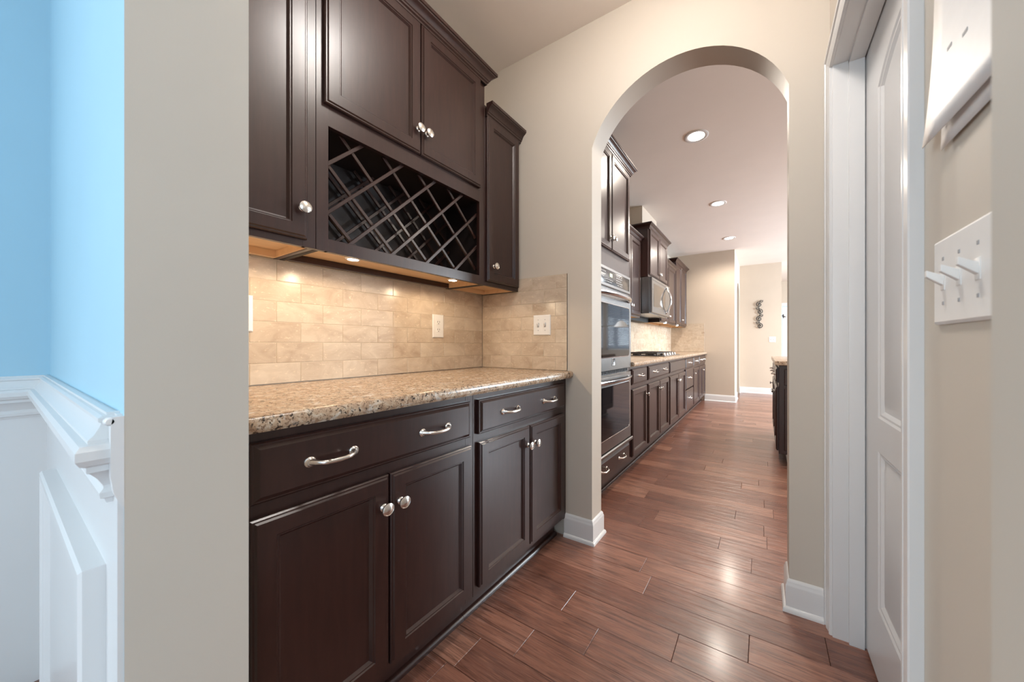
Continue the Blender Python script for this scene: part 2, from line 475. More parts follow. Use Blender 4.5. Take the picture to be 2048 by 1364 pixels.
# ---------------------------------------------------------------- floor planks
PITCH, PY0 = 0.130, 1.1855
joints = {-4:[-0.892],-2:[-0.718],-1:[-0.518],0:[-0.68,-0.26],1:[-0.042],2:[0.189],3:[-0.486],5:[-0.047],6:[-0.614,-0.197],
          7:[-0.559],8:[-0.789],9:[-0.694,-0.145],11:[-0.698],13:[-0.137],14:[-0.028],17:[-0.309]}
def plank_geo(mb, x0, x1, y0, y1, dz):
    g, c = 0.0005, 0.0016
    b = len(mb.v)
    mb.v += [(x0+g,y0+g,-0.011),(x1-g,y0+g,-0.011),(x1-g,y1-g,-0.011),(x0+g,y1-g,-0.011),
             (x0+g,y0+g,dz-0.0013),(x1-g,y0+g,dz-0.0013),(x1-g,y1-g,dz-0.0013),(x0+g,y1-g,dz-0.0013),
             (x0+c,y0+c,dz),(x1-c,y0+c,dz),(x1-c,y1-c,dz),(x0+c,y1-c,dz)]
    for q in ((0,1,5,4),(1,2,6,5),(2,3,7,6),(3,0,4,7),(4,5,9,8),(5,6,10,9),(6,7,11,10),(7,4,8,11),(8,9,10,11)):
        mb.face([b+i for i in q])
rp = random.Random(3)
XL, XM = -1.0, 0.45
field = MB(); frnd = []
def field_plank(a, b, y0, y1):
    n0 = len(field.f); plank_geo(field, a, b, y0, y1, -0.0003*rp.random()); r = rp.random(); frnd.extend([r]*(len(field.f)-n0))
for n in range(-37, 78):
    y0 = PY0+PITCH*n; y1 = y0+PITCH
    if y1 > YE: break
    near = -5 <= n <= 26
    lim0, lim1 = (-2.0, XK) if y0 > Y1b-0.1 else (-2.0, DE+0.1)
    if y0 > Y0a and y0 < Y1b-0.13: lim1 = 0.6
    js = list(joints.get(n, []))
    if not js:
        js = [rp.uniform(-0.95, 0.3)]
    xs = sorted(js)
    while xs[0] > lim0+1.3: xs.insert(0, xs[0]-rp.uniform(0.5, 1.15))
    while xs[-1] < lim1-1.3: xs.append(xs[-1]+rp.uniform(0.45, 1.15))
    xs = [lim0]+[x for x in xs if lim0+0.05 < x < lim1-0.05]+[lim1]
    for a, b in zip(xs, xs[1:]):
        if near and b > XL and a < XM:
            if a < XL-0.6: field_plank(a, XL-0.3, y0, y1); a = XL-0.3
            m = MB(); plank_geo(m, a, b, y0, y1, -0.0004*rp.random())
            m.build('plank', M['floor'], fl, smooth=0, rnd=rp.random(), recalc=False)
        else: field_plank(a, b, y0, y1)
field.build('plank_field', M['floor'], fl, smooth=0, kind='stuff', rnd=frnd, recalc=False)

# ---------------------------------------------------------------- baseboards, casing, rails
BB = [(0,0),(0.022,0),(0.022,0.006),(0.020,0.013),(0.015,0.019),(0.012,0.020),(0.012,0.098),(0.011,0.104),(0.0085,0.108),(0.0085,0.114),(0.006,0.120),(0.002,0.125),(0,0.125)]
def baseboard(name, path, label):
    return struct(MB().sweep(path, BB).build(name, M['white'], smooth=50), label, 'baseboard')
baseboard('baseboard_arch_left', [(-0.93, Y1a), (OX0+0.002, Y1a), (OX0+0.002, Y1b), (-0.90, Y1b)], 'white baseboard wrapping the left foot of the kitchen arch')
baseboard('baseboard_arch_right', [(OX1+0.3, Y1b), (OX1, Y1b), (OX1, Y1a), (0.196, Y1a)], 'white baseboard wrapping the right foot of the kitchen arch')
baseboard('baseboard_right', [(XR, DY0-0.068), (XR, Y0b), (OX1, Y0b), (OX1, Y0a), (DE, Y0a)], 'white baseboard on the right wall below the switches')
baseboard('baseboard_dining', [(OX0-0.0005, Y0a), (OX0, Y0a+0.002), (OX0, Y0b), (-0.93, Y0b)], 'white baseboard on the cream pillar')
baseboard('baseboard_far', [(-0.93, YF), (-0.433, YF), (-0.433, 7.62)], 'white baseboard at the far end of the kitchen')
baseboard('baseboard_hall', [(-0.433, 8.42), (-0.433, YH), (0.328, YH), (0.328, YE)], 'white baseboard under the hall wall with the iron scroll')

# dining wainscot: white board skin, chair rail, box frames
ws = MB()
ws.box(XD, OX0-0.001, Y0a-0.006, Y0a, 0.0, 0.84); ws.box(XD, XD+0.006, -3.2, Y0a-0.006, 0.0, 0.84)
struct(ws.build('trim_1', M['white'], smooth=0), 'white wainscot board below the blue wall', 'trim')
RAIL = [(0,0.827),(0.007,0.827),(0.009,0.834),(0.013,0.836),(0.014,0.844),(0.010,0.849),(0.010,0.853),(0.016,0.866),(0.023,0.876),(0.026,0.878),(0.026,0.886),
        (0.032,0.889),(0.036,0.897),(0.036,0.909),(0.032,0.916),(0.025,0.918),(0.025,0.922),(0.019,0.928),(0.014,0.937),(0.012,0.943),(0.015,0.945),(0.015,0.950),(0.011,0.953),(0.007,0.953),(0.007,0.957),(0,0.957)]
RY = Y0a-0.005
cr = struct(MB().sweep([(XD, -3.2), (XD, RY), (OX0-0.040, RY), (OX0-0.040, Y0a)], RAIL).build('trim_2', M['white'], smooth=24), 'white moulded chair rail on the blue wall, cut at the opening', 'trim')
rb = MB(); rb.box(XD, OX0-0.012, RY, Y0a, 0.83, 0.955); rb.box(XD, XD+0.004, -3.2, RY, 0.83, 0.955)
rb.build('rail_backing', M['white'], cr)
e = MB(); e.prism([(Y0a-0.012,0.94),(Y0a-0.012,0.87),(Y0a-0.009,0.845),(Y0a-0.002,0.825),(Y0a,0.825),(Y0a,0.953),(Y0a-0.010,0.953)], 'x', OX0-0.013, OX0+0.0005)
e.build('end_cap', M['white'], cr)
e = MB(); e.lathe((OX0-0.006, Y0a-0.0125, 0.947), (1,0,0), [(0.004,-0.006),(0.006,-0.003),(0.006,0.003),(0.004,0.0065)], 10)
e.build('end_bead', M['white'], cr)
def box_frame(name, P, a0, a1, z0, z1, label):
    m = MB(); m.rings(P, a0, a1, z0, z1, [(0,0.0),(0,0.022),(0.004,0.026),(0.016,0.026),(0.020,0.022),(0.034,0.022),(0.044,0.010),(0.06,0.010),(0.064,0.013)])
    return struct(m.build(name, M['white'], smooth=30), label, 'trim')
box_frame('trim_3', lambda a,b,d: (a, Y0a-0.006-d, b), -1.64, -0.862, 0.06, 0.716, 'white raised wainscot panel beside the opening')
box_frame('trim_4', lambda a,b,d: (XD+0.006+d, a, b), -1.2, -0.45, 0.06, 0.716, 'white raised wainscot panel on the side wall')

# right door: casing, jamb, slab
casing = [(0,0),(0,0.008),(0.003,0.011),(0.009,0.011),(0.012,0.009),(0.018,0.011),(0.034,0.0155),(0.040,0.0155),(0.043,0.0125),(0.046,0.0125),(0.049,0.0185),(0.064,0.0185),(0.066,0.0165),(0.066,0)]
def casing_leg(y_inner, sgn, z1, mb):
    # profile along y away from opening; mitred head
    r0 = [(XR-d, y_inner+sgn*(w), 0) for w, d in casing]
    r1 = [(XR-d, y_inner+sgn*(w), z1+w) for w, d in casing]
    mb.loops([r0, r1])
cs = MB(); zc = DZ-0.018
casing_leg(DY1-0.012+0.006, 1, zc, cs); casing_leg(DY0+0.012-0.006, -1, zc, cs)
ya, yb = DY1-0.006, DY0+0.006
cs.loops([[(XR-d, yb-w, zc+w) for w, d in casing], [(XR-d, ya+w, zc+w) for w, d in casing]])
struct(cs.build('trim_5', M['white'], smooth=28), 'white moulded casing around the right door', 'trim')
jb = MB()
jb.box(XR-0.002, XR+0.118, DY1-0.014, DY1+0.002, 0, DZ-0.018); jb.box(XR-0.002, XR+0.118, DY0-0.002, DY0+0.014, 0, DZ-0.018)
jb.box(XR-0.002, XR+0.118, DY0-0.002, DY1+0.002, DZ-0.020, DZ-0.002)
XS = 0.303
jb.box(XS-0.046, XS-0.004, DY1-0.025, DY1-0.012, 0, DZ-0.02); jb.box(XS-0.046, XS-0.004, DY0+0.012, DY0+0.025, 0, DZ-0.02); jb.box(XS-0.046, XS-0.004, DY0+0.012, DY1-0.012, DZ-0.032, DZ-0.018)
struct(jb.build('trim_6', M['white'], bevel=0.0015, smooth=30), 'white door jamb with its stop', 'trim')

def door_slab(mb, X, y0, y1, z0, z1, t, panels, nx=-1):
    """two-panel door face at x=X facing nx, panels: (ya,yb,za,zb,rise)"""
    def ring(ya, yb, za, zb, rise, ins, dep):
        n = 14; ya2, yb2, za2 = ya+ins, yb-ins, za+ins
        pts = [(ya2, za2), (yb2, za2)]
        w = (yb-ya)/2
        if rise > 0:
            R = (w*w+rise*rise)/(2*rise); cz = zb+rise-R; Ri = R-ins; wi = w-ins
            for i in range(n+1):
                yy = wi-2*wi*i/n
                pts.append(((ya+yb)/2+yy, cz+math.sqrt(max(Ri*Ri-yy*yy, 0))))
        else:
            for i in range(n+1): pts.append((yb2-(yb2-ya2)*i/n, zb-ins))
        return [(X-nx*dep, p[0], p[1]) for p in pts]
    zs = [z0]+[v for p in panels for v in (p[2], p[3])]+[z1]
    # face pieces round the panels
    for p in panels:
        ya, yb, za, zb, rise = p
        rs = [ring(ya,yb,za,zb,rise,i,d) for i,d in ((0,0),(0.006,0.004),(0.012,0.004),(0.022,0.011),(0.030,0.011),(0.046,0.005))]
        mb.loops(rs, cap0=False, cap1=True)
    P = lambda y, z: mb.vert((X, y, z))
    ya, yb = panels[0][0], panels[0][1]
    mb.face([P(y0,z0),P(ya,z0),P(ya,z1),P(y0,z1)]); mb.face([P(yb,z0),P(y1,z0),P(y1,z1),P(yb,z1)])
    ps = sorted(panels, key=lambda q: q[2])
    mb.face([P(ya,z0),P(yb,z0),P(yb,ps[0][2]),P(ya,ps[0][2])])
    mb.face([P(ya,ps[0][3]),P(yb,ps[0][3]),P(yb,ps[1][2]),P(ya,ps[1][2])])
    top = ring(ya,yb,ps[1][2],ps[1][3],ps[1][4],0,0)[2:]
    mb.face([mb.vert(q) for q in top]+[P(ya,z1),P(yb,z1)])
    for (a,b) in (((y0,z0),(y1,z0)),((y1,z0),(y1,z1)),((y1,z1),(y0,z1)),((y0,z1),(y0,z0))):
        mb.face([P(*a),P(*b),mb.vert((X-nx*t,b[0],b[1])),mb.vert((X-nx*t,a[0],a[1]))])
    mb.face([mb.vert((X-nx*t,*q)) for q in ((y0,z0),(y0,z1),(y1,z1),(y1,z0))])
dr = thing('door_1', (XS, (DY0+DY1)/2, 0), 'white two-panel door with arched top panel in the right wall', 'door'); struct(dr)
m = MB(); door_slab(m, XS, DY0+0.0155, DY1-0.0155, 0.012, DZ-0.022, 0.035, [(0.952,1.444,0.827,1.851,0.075),(0.952,1.444,0.234,0.723,0)])
m.build('door_slab', M['white'], dr, smooth=25, recalc=True)

# far door at the breakfast end wall
dr = thing('door_2', (0.85, YE+0.04, 0), 'white far door glimpsed past the hall wall', 'door'); struct(dr)
m = MB(); m.rings(lambda a,b,d: (a, YE+0.06-d, b), 0.45, 1.25, 0.01, 2.06, [(0,0),(0,0.04),(0.11,0.04),(0.12,0.03),(0.15,0.036)]); m.build('door_slab', M['white'], dr)
m = MB()
for (a,b,u,v) in ((0.345,0.435,0,2.17),(1.265,1.355,0,2.17),(0.345,1.355,2.08,2.17)): m.box(a,b,YE-0.02,YE+0.01,u,v)
struct(m.build('trim_7', M['white'], bevel=0.004), 'white casing of the far door', 'trim')

# ---------------------------------------------------------------- shared hardware meshes
def mesh_only(mb, name, mat):
    o = mb.build(name, mat, smooth=45); me = o.data; bpy.data.objects.remove(o); return me
KNOB = mesh_only(MB().lathe((0,0,0),(1,0,0),[(0.0105,0),(0.0105,0.002),(0.0065,0.005),(0.0058,0.012),(0.009,0.0165),(0.0165,0.019),(0.0178,0.0215),(0.0172,0.024),(0.015,0.0252),(0.0145,0.0246),(0.010,0.0268),(0.004,0.0278),(0,0.028)], 18), 'knob', M['nickel'])
def mk_handle():
    mb = MB(); pts = []; rad = []
    for i in range(15):
        s = -1+2*i/14
        y = 0.050*s; a = abs(s)
        x = 0.027*(1-a**5)*1.0 + 0.002
        pts.append((x, y, -0.003*(1-a**2)))
        rad.append(0.0050+0.0015*(1-a)**2 + (0.004*((a-0.8)/0.2) if a > 0.8 else 0))
    mb.tube(pts, rad, 8)
    for s in (-1, 1):
        mb.lathe((0, 0.051*s, 0), (1,0,0), [(0.0125,0),(0.0125,0.002),(0.010,0.004),(0.008,0.007)], 12)
    return mesh_only(mb, 'handle', M['nickel'])
HANDLE = mk_handle()

DOORP = [(0,0),(0,0.012),(0.003,0.0155),(0.0065,0.0155),(0.010,0.020),(0.044,0.020),(0.0465,0.0165),(0.0495,0.0165),(0.056,0.0085)]
DRAWP = [(0,0),(0,0.011),(0.003,0.0135),(0.006,0.0135),(0.015,0.020)]
def faceX(X): return lambda a,b,d: (X+d, a, b)      # faces +x, a = y, b = z
def faceNX(X): return lambda a,b,d: (X-d, a, b)
def faceNY(Y): return lambda a,b,d: (a, Y-d, b)
def add_door(root, P, a0, a1, z0, z1, knob=None, nrm=1, prof=DOORP):
    d = MB().rings(P, a0, a1, z0, z1, prof).build('door', M['cab'], root, smooth=25)
    if knob:
        instance(KNOB, 'knob', d, P(knob[0], knob[1], 0.020), 0 if nrm == 1 else PI)
    return d
def add_drawer(root, P, a0, a1, z0, z1, handles=(), nrm=1):
    d = MB().rings(P, a0, a1, z0, z1, DRAWP).build('drawer', M['cab'], root, smooth=25)
    for y, z in handles: instance(HANDLE, 'handle', d, P(y, z, 0.020), 0 if nrm == 1 else PI)
    return d

# ---------------------------------------------------------------- base cabinets (face +x)
FB = -0.925                      # face-frame front of the base cabinets
def base_cabinet(y0, y1, label, drawers, doors, frame_y=(), group=None, rail=0.697):
    r = thing('base_cabinet', ((XB+FB)/2, (y0+y1)/2, 0), label, 'cabinet', group)
    b = MB(); b.box(XB+0.004, FB-0.02, y0, y1, 0.105, 0.8705); b.build('cabinet_body', M['cabin'], r, smooth=0)
    f = MB()
    f.box(FB-0.019, FB, y0, y0+0.038, 0.105, 0.870); f.box(FB-0.019, FB, y1-0.038, y1, 0.105, 0.870)
    f.box(FB-0.019, FB-0.0005, y0+0.02, y1-0.02, 0.832, 0.870); f.box(FB-0.019, FB-0.0005, y0+0.02, y1-0.02, 0.672, 0.722); f.box(FB-0.019, FB-0.0005, y0+0.02, y1-0.02, 0.105, 0.145)
    for y in frame_y: f.box(FB-0.019, FB-0.0008, y-0.02, y+0.02, 0.11, 0.86)
    f.build('face_frame', M['cab'], r, bevel=0.0008, seg=1, smooth=30)
    k = MB(); k.box(XB+0.01, FB-0.062, y0, y1, 0, 0.105)
    k.build('toe_kick', M['cab'], r, smooth=0)
    s = MB(); s.prism([(FB-0.062,0),(FB-0.044,0),(FB-0.044,0.006),(FB-0.047,0.014),(FB-0.054,0.019),(FB-0.062,0.020)], 'y', y0, y1)
    s.build('shoe_moulding', M['cab'], r, smooth=50)
    P = faceX(FB)
    for (a0,a1,z0,z1,h) in drawers: add_drawer(r, P, a0, a1, z0, z1, h)
    for (a0,a1,z0,z1,kn) in doors: add_door(r, P, a0, a1, z0, z1, kn)
    return r
ZD0, ZD1, ZR0, ZR1 = 0.134, 0.682, 0.714, 0.845
base_cabinet(0.242, 0.947, 'dark base cabinet nearest the cream pillar, two doors under one wide drawer',
    [(0.284,0.923,ZR0,ZR1,[(0.444,0.778),(0.759,0.778)])], [(0.284,0.598,ZD0,ZD1,(0.578,0.596)),(0.603,0.927,ZD0,ZD1,(0.631,0.596))])
base_cabinet(0.948, 1.640, 'dark base cabinet against the arch wall with two narrow doors',
    [(0.966,1.624,ZR0,ZR1,[(1.150,0.778),(1.459,0.778)])], [(0.969,1.297,ZD0,ZD1,(1.277,0.597)),(1.302,1.622,ZD0,ZD1,(1.333,0.597))])
struct(MB().box(FB-0.3, FB-0.001, 1.6405, 1.664, 0.10, 0.870).build('trim_8', M['cab'], smooth=0), 'dark filler strip between base cabinet and arch wall', 'trim')

# ---------------------------------------------------------------- countertops
def counter(x0, x1, y0, y1, label, rz=True):
    m = MB(); r = 0.012
    prof = [(x0,0.8715),(x1-0.006,0.8715)]
    for i in range(7):
        a = -PI/2*0.6+(PI/2*0.6+PI/2)*i/6
        prof.append((x1-r+r*math.cos(a)*1.0, 0.9068-r+r*math.sin(a)*1.0) if a >= 0 else (x1-r+r*math.cos(a), 0.8715+r+r*math.sin(a)))
    prof.append((x0,0.9068))
    m.prism(prof, 'y', y0, y1)
    return tag(m.build('granite_countertop', M['granite'], bevel=0, smooth=45), label, 'countertop')
counter(XB+0.004, -0.879, 0.242, 1.663, 'speckled gold granite countertop over the pantry base cabinets')
counter(XB+0.004, -0.885, 2.732, YF-0.002, 'speckled gold granite countertop along the kitchen cabinets')

# ---------------------------------------------------------------- backsplash tiles
def tile_geo(mb, P, a0, a1, b0, b1, t):
    mb.rings(P, a0, a1, b0, b1, [(0,0.001),(0,t-0.001),(0.0012,t)], back=False)
rt = random.Random(11)
def backsplash(P, a0, a1, z0, z1, first_joint, label, first_row=0, skip=None):
    c = P((a0+a1)/2, z0, 0)
    r = thing('tile_backsplash', c, label, 'backsplash')
    g = MB(); g.rings(P, a0, a1, z0, z1, [(0,0),(0,0.0068)], back=True); g.build('grout', M['caulk'], r, smooth=0)
    rows = int(math.ceil((z1-z0-0.003)/0.0762)); TW = 0.158
    for k in range(rows):
        b0 = z0+0.0762*k+0.0008; b1 = min(z0+0.0762*(k+1)-0.0008, z1)
        if b1-b0 < 0.004: continue
        j = first_joint + (TW/2 if (k+first_row) % 2 else 0)
        j -= TW*math.ceil((j-a0)/TW)
        while j < a1:
            p, q = max(j+0.0008, a0), min(j+TW-0.0008, a1); j += TW
            if q-p < 0.006: continue
            m = MB(); tile_geo(m, P, p, q, b0, b1, 0.008)
            m.build('tile', M['tile'], r, smooth=0, rnd=rt.random(), recalc=True)
    return r
PXB = lambda a,b,d: (XB-0.008+d, a, b)
PYA = lambda a,b,d: (a, Y1a-d, b)
backsplash(PXB, 0.24, 1.657, 0.908, 1.372, 0.634, 'beige travertine tile backsplash on the back wall over the pantry counter')
backsplash(PYA, XB+0.001, -0.915, 0.908, 1.4425, -1.382+0.079, 'beige travertine tile return on the arch wall, taller than the cabinet bottoms')
backsplash(PXB, 2.735, 7.004, 0.908, 1.372, 2.9, 'beige travertine tile backsplash behind the cooktop')
PYF = lambda a,b,d: (a, YF-d, b)
backsplash(PYF, XB+0.001, -0.932, 0.908, 1.445, -1.3, 'beige travertine tile return on the far kitchen wall')

# ---------------------------------------------------------------- upper cabinets
FU = -1.247
CROWN = [(0,0),(0.003,0),(0.004,0.008),(0.010,0.012),(0.011,0.018),(0.015,0.021),(0.018,0.030),(0.026,0.040),(0.036,0.046),(0.038,0.050),(0.043,0.052),(0.043,0.066),(0,0.066)]
def upper_cabinet(name, y0, y1, z0, z1, label, doors, front=FU, bottom=True, open_rack=None, crown_ret=(False, False), group=None, crown_z=None, door_rails=(), frame_bottom=None):
    zb = z0
    r = thing(name, ((XB+front)/2, (y0+y1)/2, z0), label, 'cabinet', group)
    b = MB(); xb = XB+0.010; t = 0.016
    b.box(xb, front-0.019, y0+0.001, y0+t, z0, z1); b.box(xb, front-0.019, y1-t, y1-0.001, z0, z1)
    b.box(xb, front-0.019, y0+t, y1-t, z1-t, z1)
    b.box(xb, xb+0.008, y0+t, y1-t, z0+0.02, z1-t)
    if open_rack: b.box(xb, front-0.019, y0+t, y1-t, open_rack[3]+0.01, open_rack[3]+0.026)
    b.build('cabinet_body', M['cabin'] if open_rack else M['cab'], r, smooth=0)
    bt = MB(); bt.box(xb+0.001, front-0.02, y0+t, y1-t, z0+0.026, z0+0.036)
    bt.box(front-0.023, front-0.0195, y0+t, y1-t, z0+0.002, z0+0.026); bt.box(xb+0.008, front-0.024, y0+t+0.0003, y0+t+0.004, z0+0.002, z0+0.026); bt.box(xb+0.008, front-0.024, y1-t-0.004, y1-t-0.0003, z0+0.002, z0+0.026)
    bt.build('bottom_panel', M['maple'], r, smooth=0)
    ls = MB(); ls.box(xb+0.009, xb+0.030, y0+t+0.004, y1-t-0.004, z0+0.001, z0+0.0255); ls.build('hanging_rail', M['cab'] if open_rack else M['maple'], r, smooth=0)
    f = MB(); sw = 0.038
    zt = (crown_z if crown_z is not None else z1)+0.062
    f.box(front-0.019, front, y0, y0+sw, z0, zt); f.box(front-0.019, front, y1-sw, y1, z0, zt)
    f.box(front-0.019, front-0.0004, y0+sw-0.01, y1-sw+0.01, z0, z0+(0.044 if open_rack else 0.036)); f.box(front-0.019, front-0.0004, y0+sw-0.01, y1-sw+0.01, z1-0.05, zt)
    if open_rack: f.box(front-0.019, front-0.0004, y0+sw-0.01, y1-sw+0.01, open_rack[3], open_rack[3]+0.075)
    f.build('face_frame', M['cab'], r, bevel=0.0007, seg=1, smooth=30)
    path = []
    cz = crown_z if crown_z is not None else z1
    xf = front+0.012
    if crown_ret[0]: path += [(XB+0.02, y0)]
    path += [(xf, y0), (xf, y1 if abs(y1-1.6562) > 1e-4 else y1+0.0082)]
    if crown_ret[1]: path += [(XB+0.02, y1)]
    # travel +y -> right of travel is +x
    MB().sweep(path, [(p, cz+z) for p, z in CROWN]).build('crown_moulding', M['cab'], r, smooth=28)
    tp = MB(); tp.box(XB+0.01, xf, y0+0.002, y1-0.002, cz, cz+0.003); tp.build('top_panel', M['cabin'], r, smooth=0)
    for (a0,a1,c0,c1,kn) in doors: add_door(r, faceX(front), a0, a1, c0, c1, kn)
    return r
ZU = 1.366
upper_cabinet('upper_cabinet', 0.245, 0.5585, ZU, 2.262, 'dark wall cabinet at the pillar, single door partly cut off',
    [(0.266,0.529,1.387,2.255,(0.512,1.480))], crown_z=2.252)
wine = upper_cabinet('wine_rack_cabinet', 0.5595, 1.3635, ZU, 2.42, 'tall dark wall cabinet with a diamond wine rack under its two doors',
    [(0.580,0.955,1.857,2.412,(0.939,1.955)),(0.959,1.321,1.857,2.412,(0.983,1.955))], open_rack=(0.60,1.322,1.41,1.79), crown_ret=(True, True), crown_z=2.412)
upper_cabinet('upper_cabinet', 1.3645, 1.6562, ZU, 2.262, 'narrow dark wall cabinet with a lower crown against the arch wall',
    [(1.370,1.646,1.387,2.255,(1.416,1.470))], crown_z=2.252)
# wine lattice: two layers of crossed slats, clipped to the opening
def clip(y_at, sl, ya, yb, za, zb, zr=1.6):
    pts = []
    for y in (ya, yb):
        z = zr+sl*(y-y_at)
        if za-1e-6 <= z <= zb+1e-6: pts.append((y, z))
    for z in (za, zb):
        y = y_at+(z-zr)/sl
        if ya < y < yb: pts.append((y, z))
    pts = sorted(set((round(a,5), round(b,5)) for a,b in pts))
    return (pts[0], pts[-1]) if len(pts) >= 2 else None
def slat(xa, xb, p, q, w):
    p, q = Vector(p), Vector(q); d = (q-p).normalized(); n = Vector((-d.y, d.x))*w/2
    m = MB(); m.prism([tuple(p-n), tuple(q-n), tuple(q+n), tuple(p+n)], 'x', xa, xb)
    m.build('slat', M['cab'], wine, bevel=0.0012, seg=1, smooth=30)
RK = (0.590, 1.332, 1.402, 1.797)
for layer, (xf, xb_) in enumerate(((-1.268, -1.277), (-1.478, -1.486))):
    for k in range(-4, 9):
        c = clip(0.533+0.1668*k, 1.0, *RK)
        if c and (Vector(c[1])-Vector(c[0])).length > 0.05: slat(xf-0.010, xf, *c, 0.0125)
    for k in range(-4, 9):
        c = clip(0.685+0.1640*k, -1.0, *RK)
        if c and (Vector(c[1])-Vector(c[0])).length > 0.05: slat(xb_-0.012, xb_-0.002, *c, 0.0125)

# ---------------------------------------------------------------- lamps
def puck(x, y, label, power=1.7, z=ZU+0.0258, group=None):
    r = thing('puck_light', (x, y, z), label, 'light', group)
    MB().lathe((x,y,z), (0,0,-1), [(0.027,0),(0.027,0.023),(0.024,0.0265),(0.019,0.027)], 20).build('housing', M['nickel'], r)
    MB().lathe((x,y,z), (0,0,-1), [(0.0185,0.0262),(0.0185,0.0272),(0.012,0.0278),(0,0.028)], 20).build('lens', M['puck'], r)
    l = bpy.data.lights.new('puck_bulb', 'SPOT'); l.energy = power; l.color = (1.0, 0.76, 0.50); l.spot_size = 3.08; l.spot_blend = 0.25; l.shadow_soft_size = 0.02
    o = bpy.data.objects.new('puck_bulb', l); COL.objects.link(o); o.parent = r; o.location = (0,0,-0.040)
    return r
puck(-1.285, 0.700, 'lit puck light under the wine rack, nearer the pillar')
puck(-1.290, 1.185, 'lit puck light under the wine rack, nearer the arch wall')
puck(-1.30, 0.36, 'lit puck light under the single-door cabinet at the pillar')
def can(x, y, label, power, group=None, col=(1.0, 0.90, 0.78)):
    r = thing('recessed_light', (x, y, H), label, 'light', group)
    MB().lathe((x,y,H), (0,0,-1), [(0.092,0),(0.092,0.003),(0.086,0.006),(0.070,0.006),(0.064,0.002)], 32).build('trim_ring', M['white'], r)
    MB().lathe((x,y,H), (0,0,-1), [(0.063,0.0012),(0.063,0.0026),(0.0,0.004)], 32).build('lens', M['lens'], r)
    l = bpy.data.lights.new('can_bulb', 'SPOT'); l.energy = power; l.color = col; l.spot_size = 2.9; l.spot_blend = 0.5; l.shadow_soft_size = 0.06
    o = bpy.data.objects.new('can_bulb', l); COL.objects.link(o); o.parent = r; o.location = (0,0,-0.075)
    return r
can(-0.464, 3.03, 'lit recessed ceiling light nearest the arch', 30)
can(-0.462, 4.62, 'lit recessed ceiling light, second beyond the arch', 30)
can(-0.462, 6.22, 'lit recessed ceiling light, third and farthest beyond the arch', 30)
for y, w in ((3.03,'nearest'), (4.62,'middle'), (6.22,'farthest')): can(1.6, y, 'lit recessed ceiling light over the island side, %s from the arch wall' % w, 40)
fm = thing('flush_ceiling_light', (-0.37, 0.92, H), 'lit white flush ceiling light above the pantry passage', 'light')
MB().lathe((-0.37,0.92,H),(0,0,-1),[(0.15,0),(0.15,0.012),(0.14,0.02)],32).build('base_ring', M['nickel'], fm)
MB().lathe((-0.37,0.92,H),(0,0,-1),[(0.135,0.018),(0.132,0.035),(0.115,0.058),(0.08,0.074),(0.04,0.081),(0,0.083)],32).build('dome', M['dome'], fm)
l = bpy.data.lights.new('dome_bulb', 'POINT'); l.energy = 6; l.color = (1.0, 0.93, 0.85); l.shadow_soft_size = 0.10
o = bpy.data.objects.new('dome_bulb', l); COL.objects.link(o); o.parent = fm; o.location = (0,0,-0.20)

# ---------------------------------------------------------------- wall plates
def plate(P, a0, a1, z0, z1, root, t=0.006):
    MB().rings(P, a0, a1, z0, z1, [(0,0.0005),(0,0.0025),(0.0015,0.0045),(0.004,t)]).build('plate', M['plastic'], root, smooth=30)
def outlet(P, ac, zc, label):
    r = thing('wall_outlet', P(ac, zc, 0), label, 'outlet')
    plate(P, ac-0.038, ac+0.038, zc-0.064, zc+0.064, r)
    for dz in (-0.021, 0.021):
        MB().rings(P, ac-0.0165, ac+0.0165, zc+dz-0.014, zc+dz+0.014, [(0,0.005),(0,0.0068),(0.001,0.0075)]).build('receptacle', M['plastic'], r, smooth=30)
        s = MB()
        for dy in (-0.007, 0.006): s.rings(P, ac+dy-0.0012, ac+dy+0.0012, zc+dz-0.002, zc+dz+0.007, [(0,0.0070),(0,0.0078)])
        s.rings(P, ac-0.0025, ac+0.0025, zc+dz-0.010, zc+dz-0.006, [(0,0.0070),(0,0.0078)])
        s.build('slots', M['dark'], r, smooth=0)
    MB().rings(P, ac-0.003, ac+0.003, zc-0.003, zc+0.003, [(0,0.005),(0,0.0068)]).build('screw', M['plastic'], r)
def switch(P, ac, zc, n, label, name='light_switch', up=True, pitch=0.046, tl=0.011, hw=None, hh=0.0575):
    hw = hw if hw else (0.035+0.023*(n-1))
    r = thing(name, P(ac, zc, 0), label, 'switch')
    plate(P, ac-hw, ac+hw, zc-hh, zc+hh, r)
    for i in range(n):
        c = ac+(i-(n-1)/2)*pitch
        MB().rings(P, c-0.006, c+0.006, zc-0.0125, zc+0.0125, [(0,0.004),(0,0.0068),(0.0008,0.0072)]).build('toggle_slot', M['ink'] if tl < 0.012 else M['plastic'], r)
        t = MB(); sg = 1 if up else -1
        def T(da, dz, d): return P(c+da, zc+dz, d)
        t.loops([[T(-0.0045,-0.007,0.006),T(0.0045,-0.007,0.006),T(0.0045,0.007,0.006),T(-0.0045,0.007,0.006)],
                 [T(-0.004,sg*0.011-0.0045,0.006+tl),T(0.004,sg*0.011-0.0045,0.006+tl),T(0.004,sg*0.011+0.0045,0.006+tl),T(-0.004,sg*0.011+0.0045,0.006+tl)]])
        t.build('toggle', M['plastic'], r, bevel=0.0012, smooth=35)
        for dz in (-0.0303, 0.0303):
            MB().rings(P, c-0.0028, c+0.0028, zc+dz-0.0028, zc+dz+0.0028, [(0,0.0055),(0.0008,0.0066)]).build('screw', M['ink'], r)
    return r
PT = lambda a,b,d: (XB+d, a, b)
PTA = lambda a,b,d: (a, Y1a-0.008-d, b)
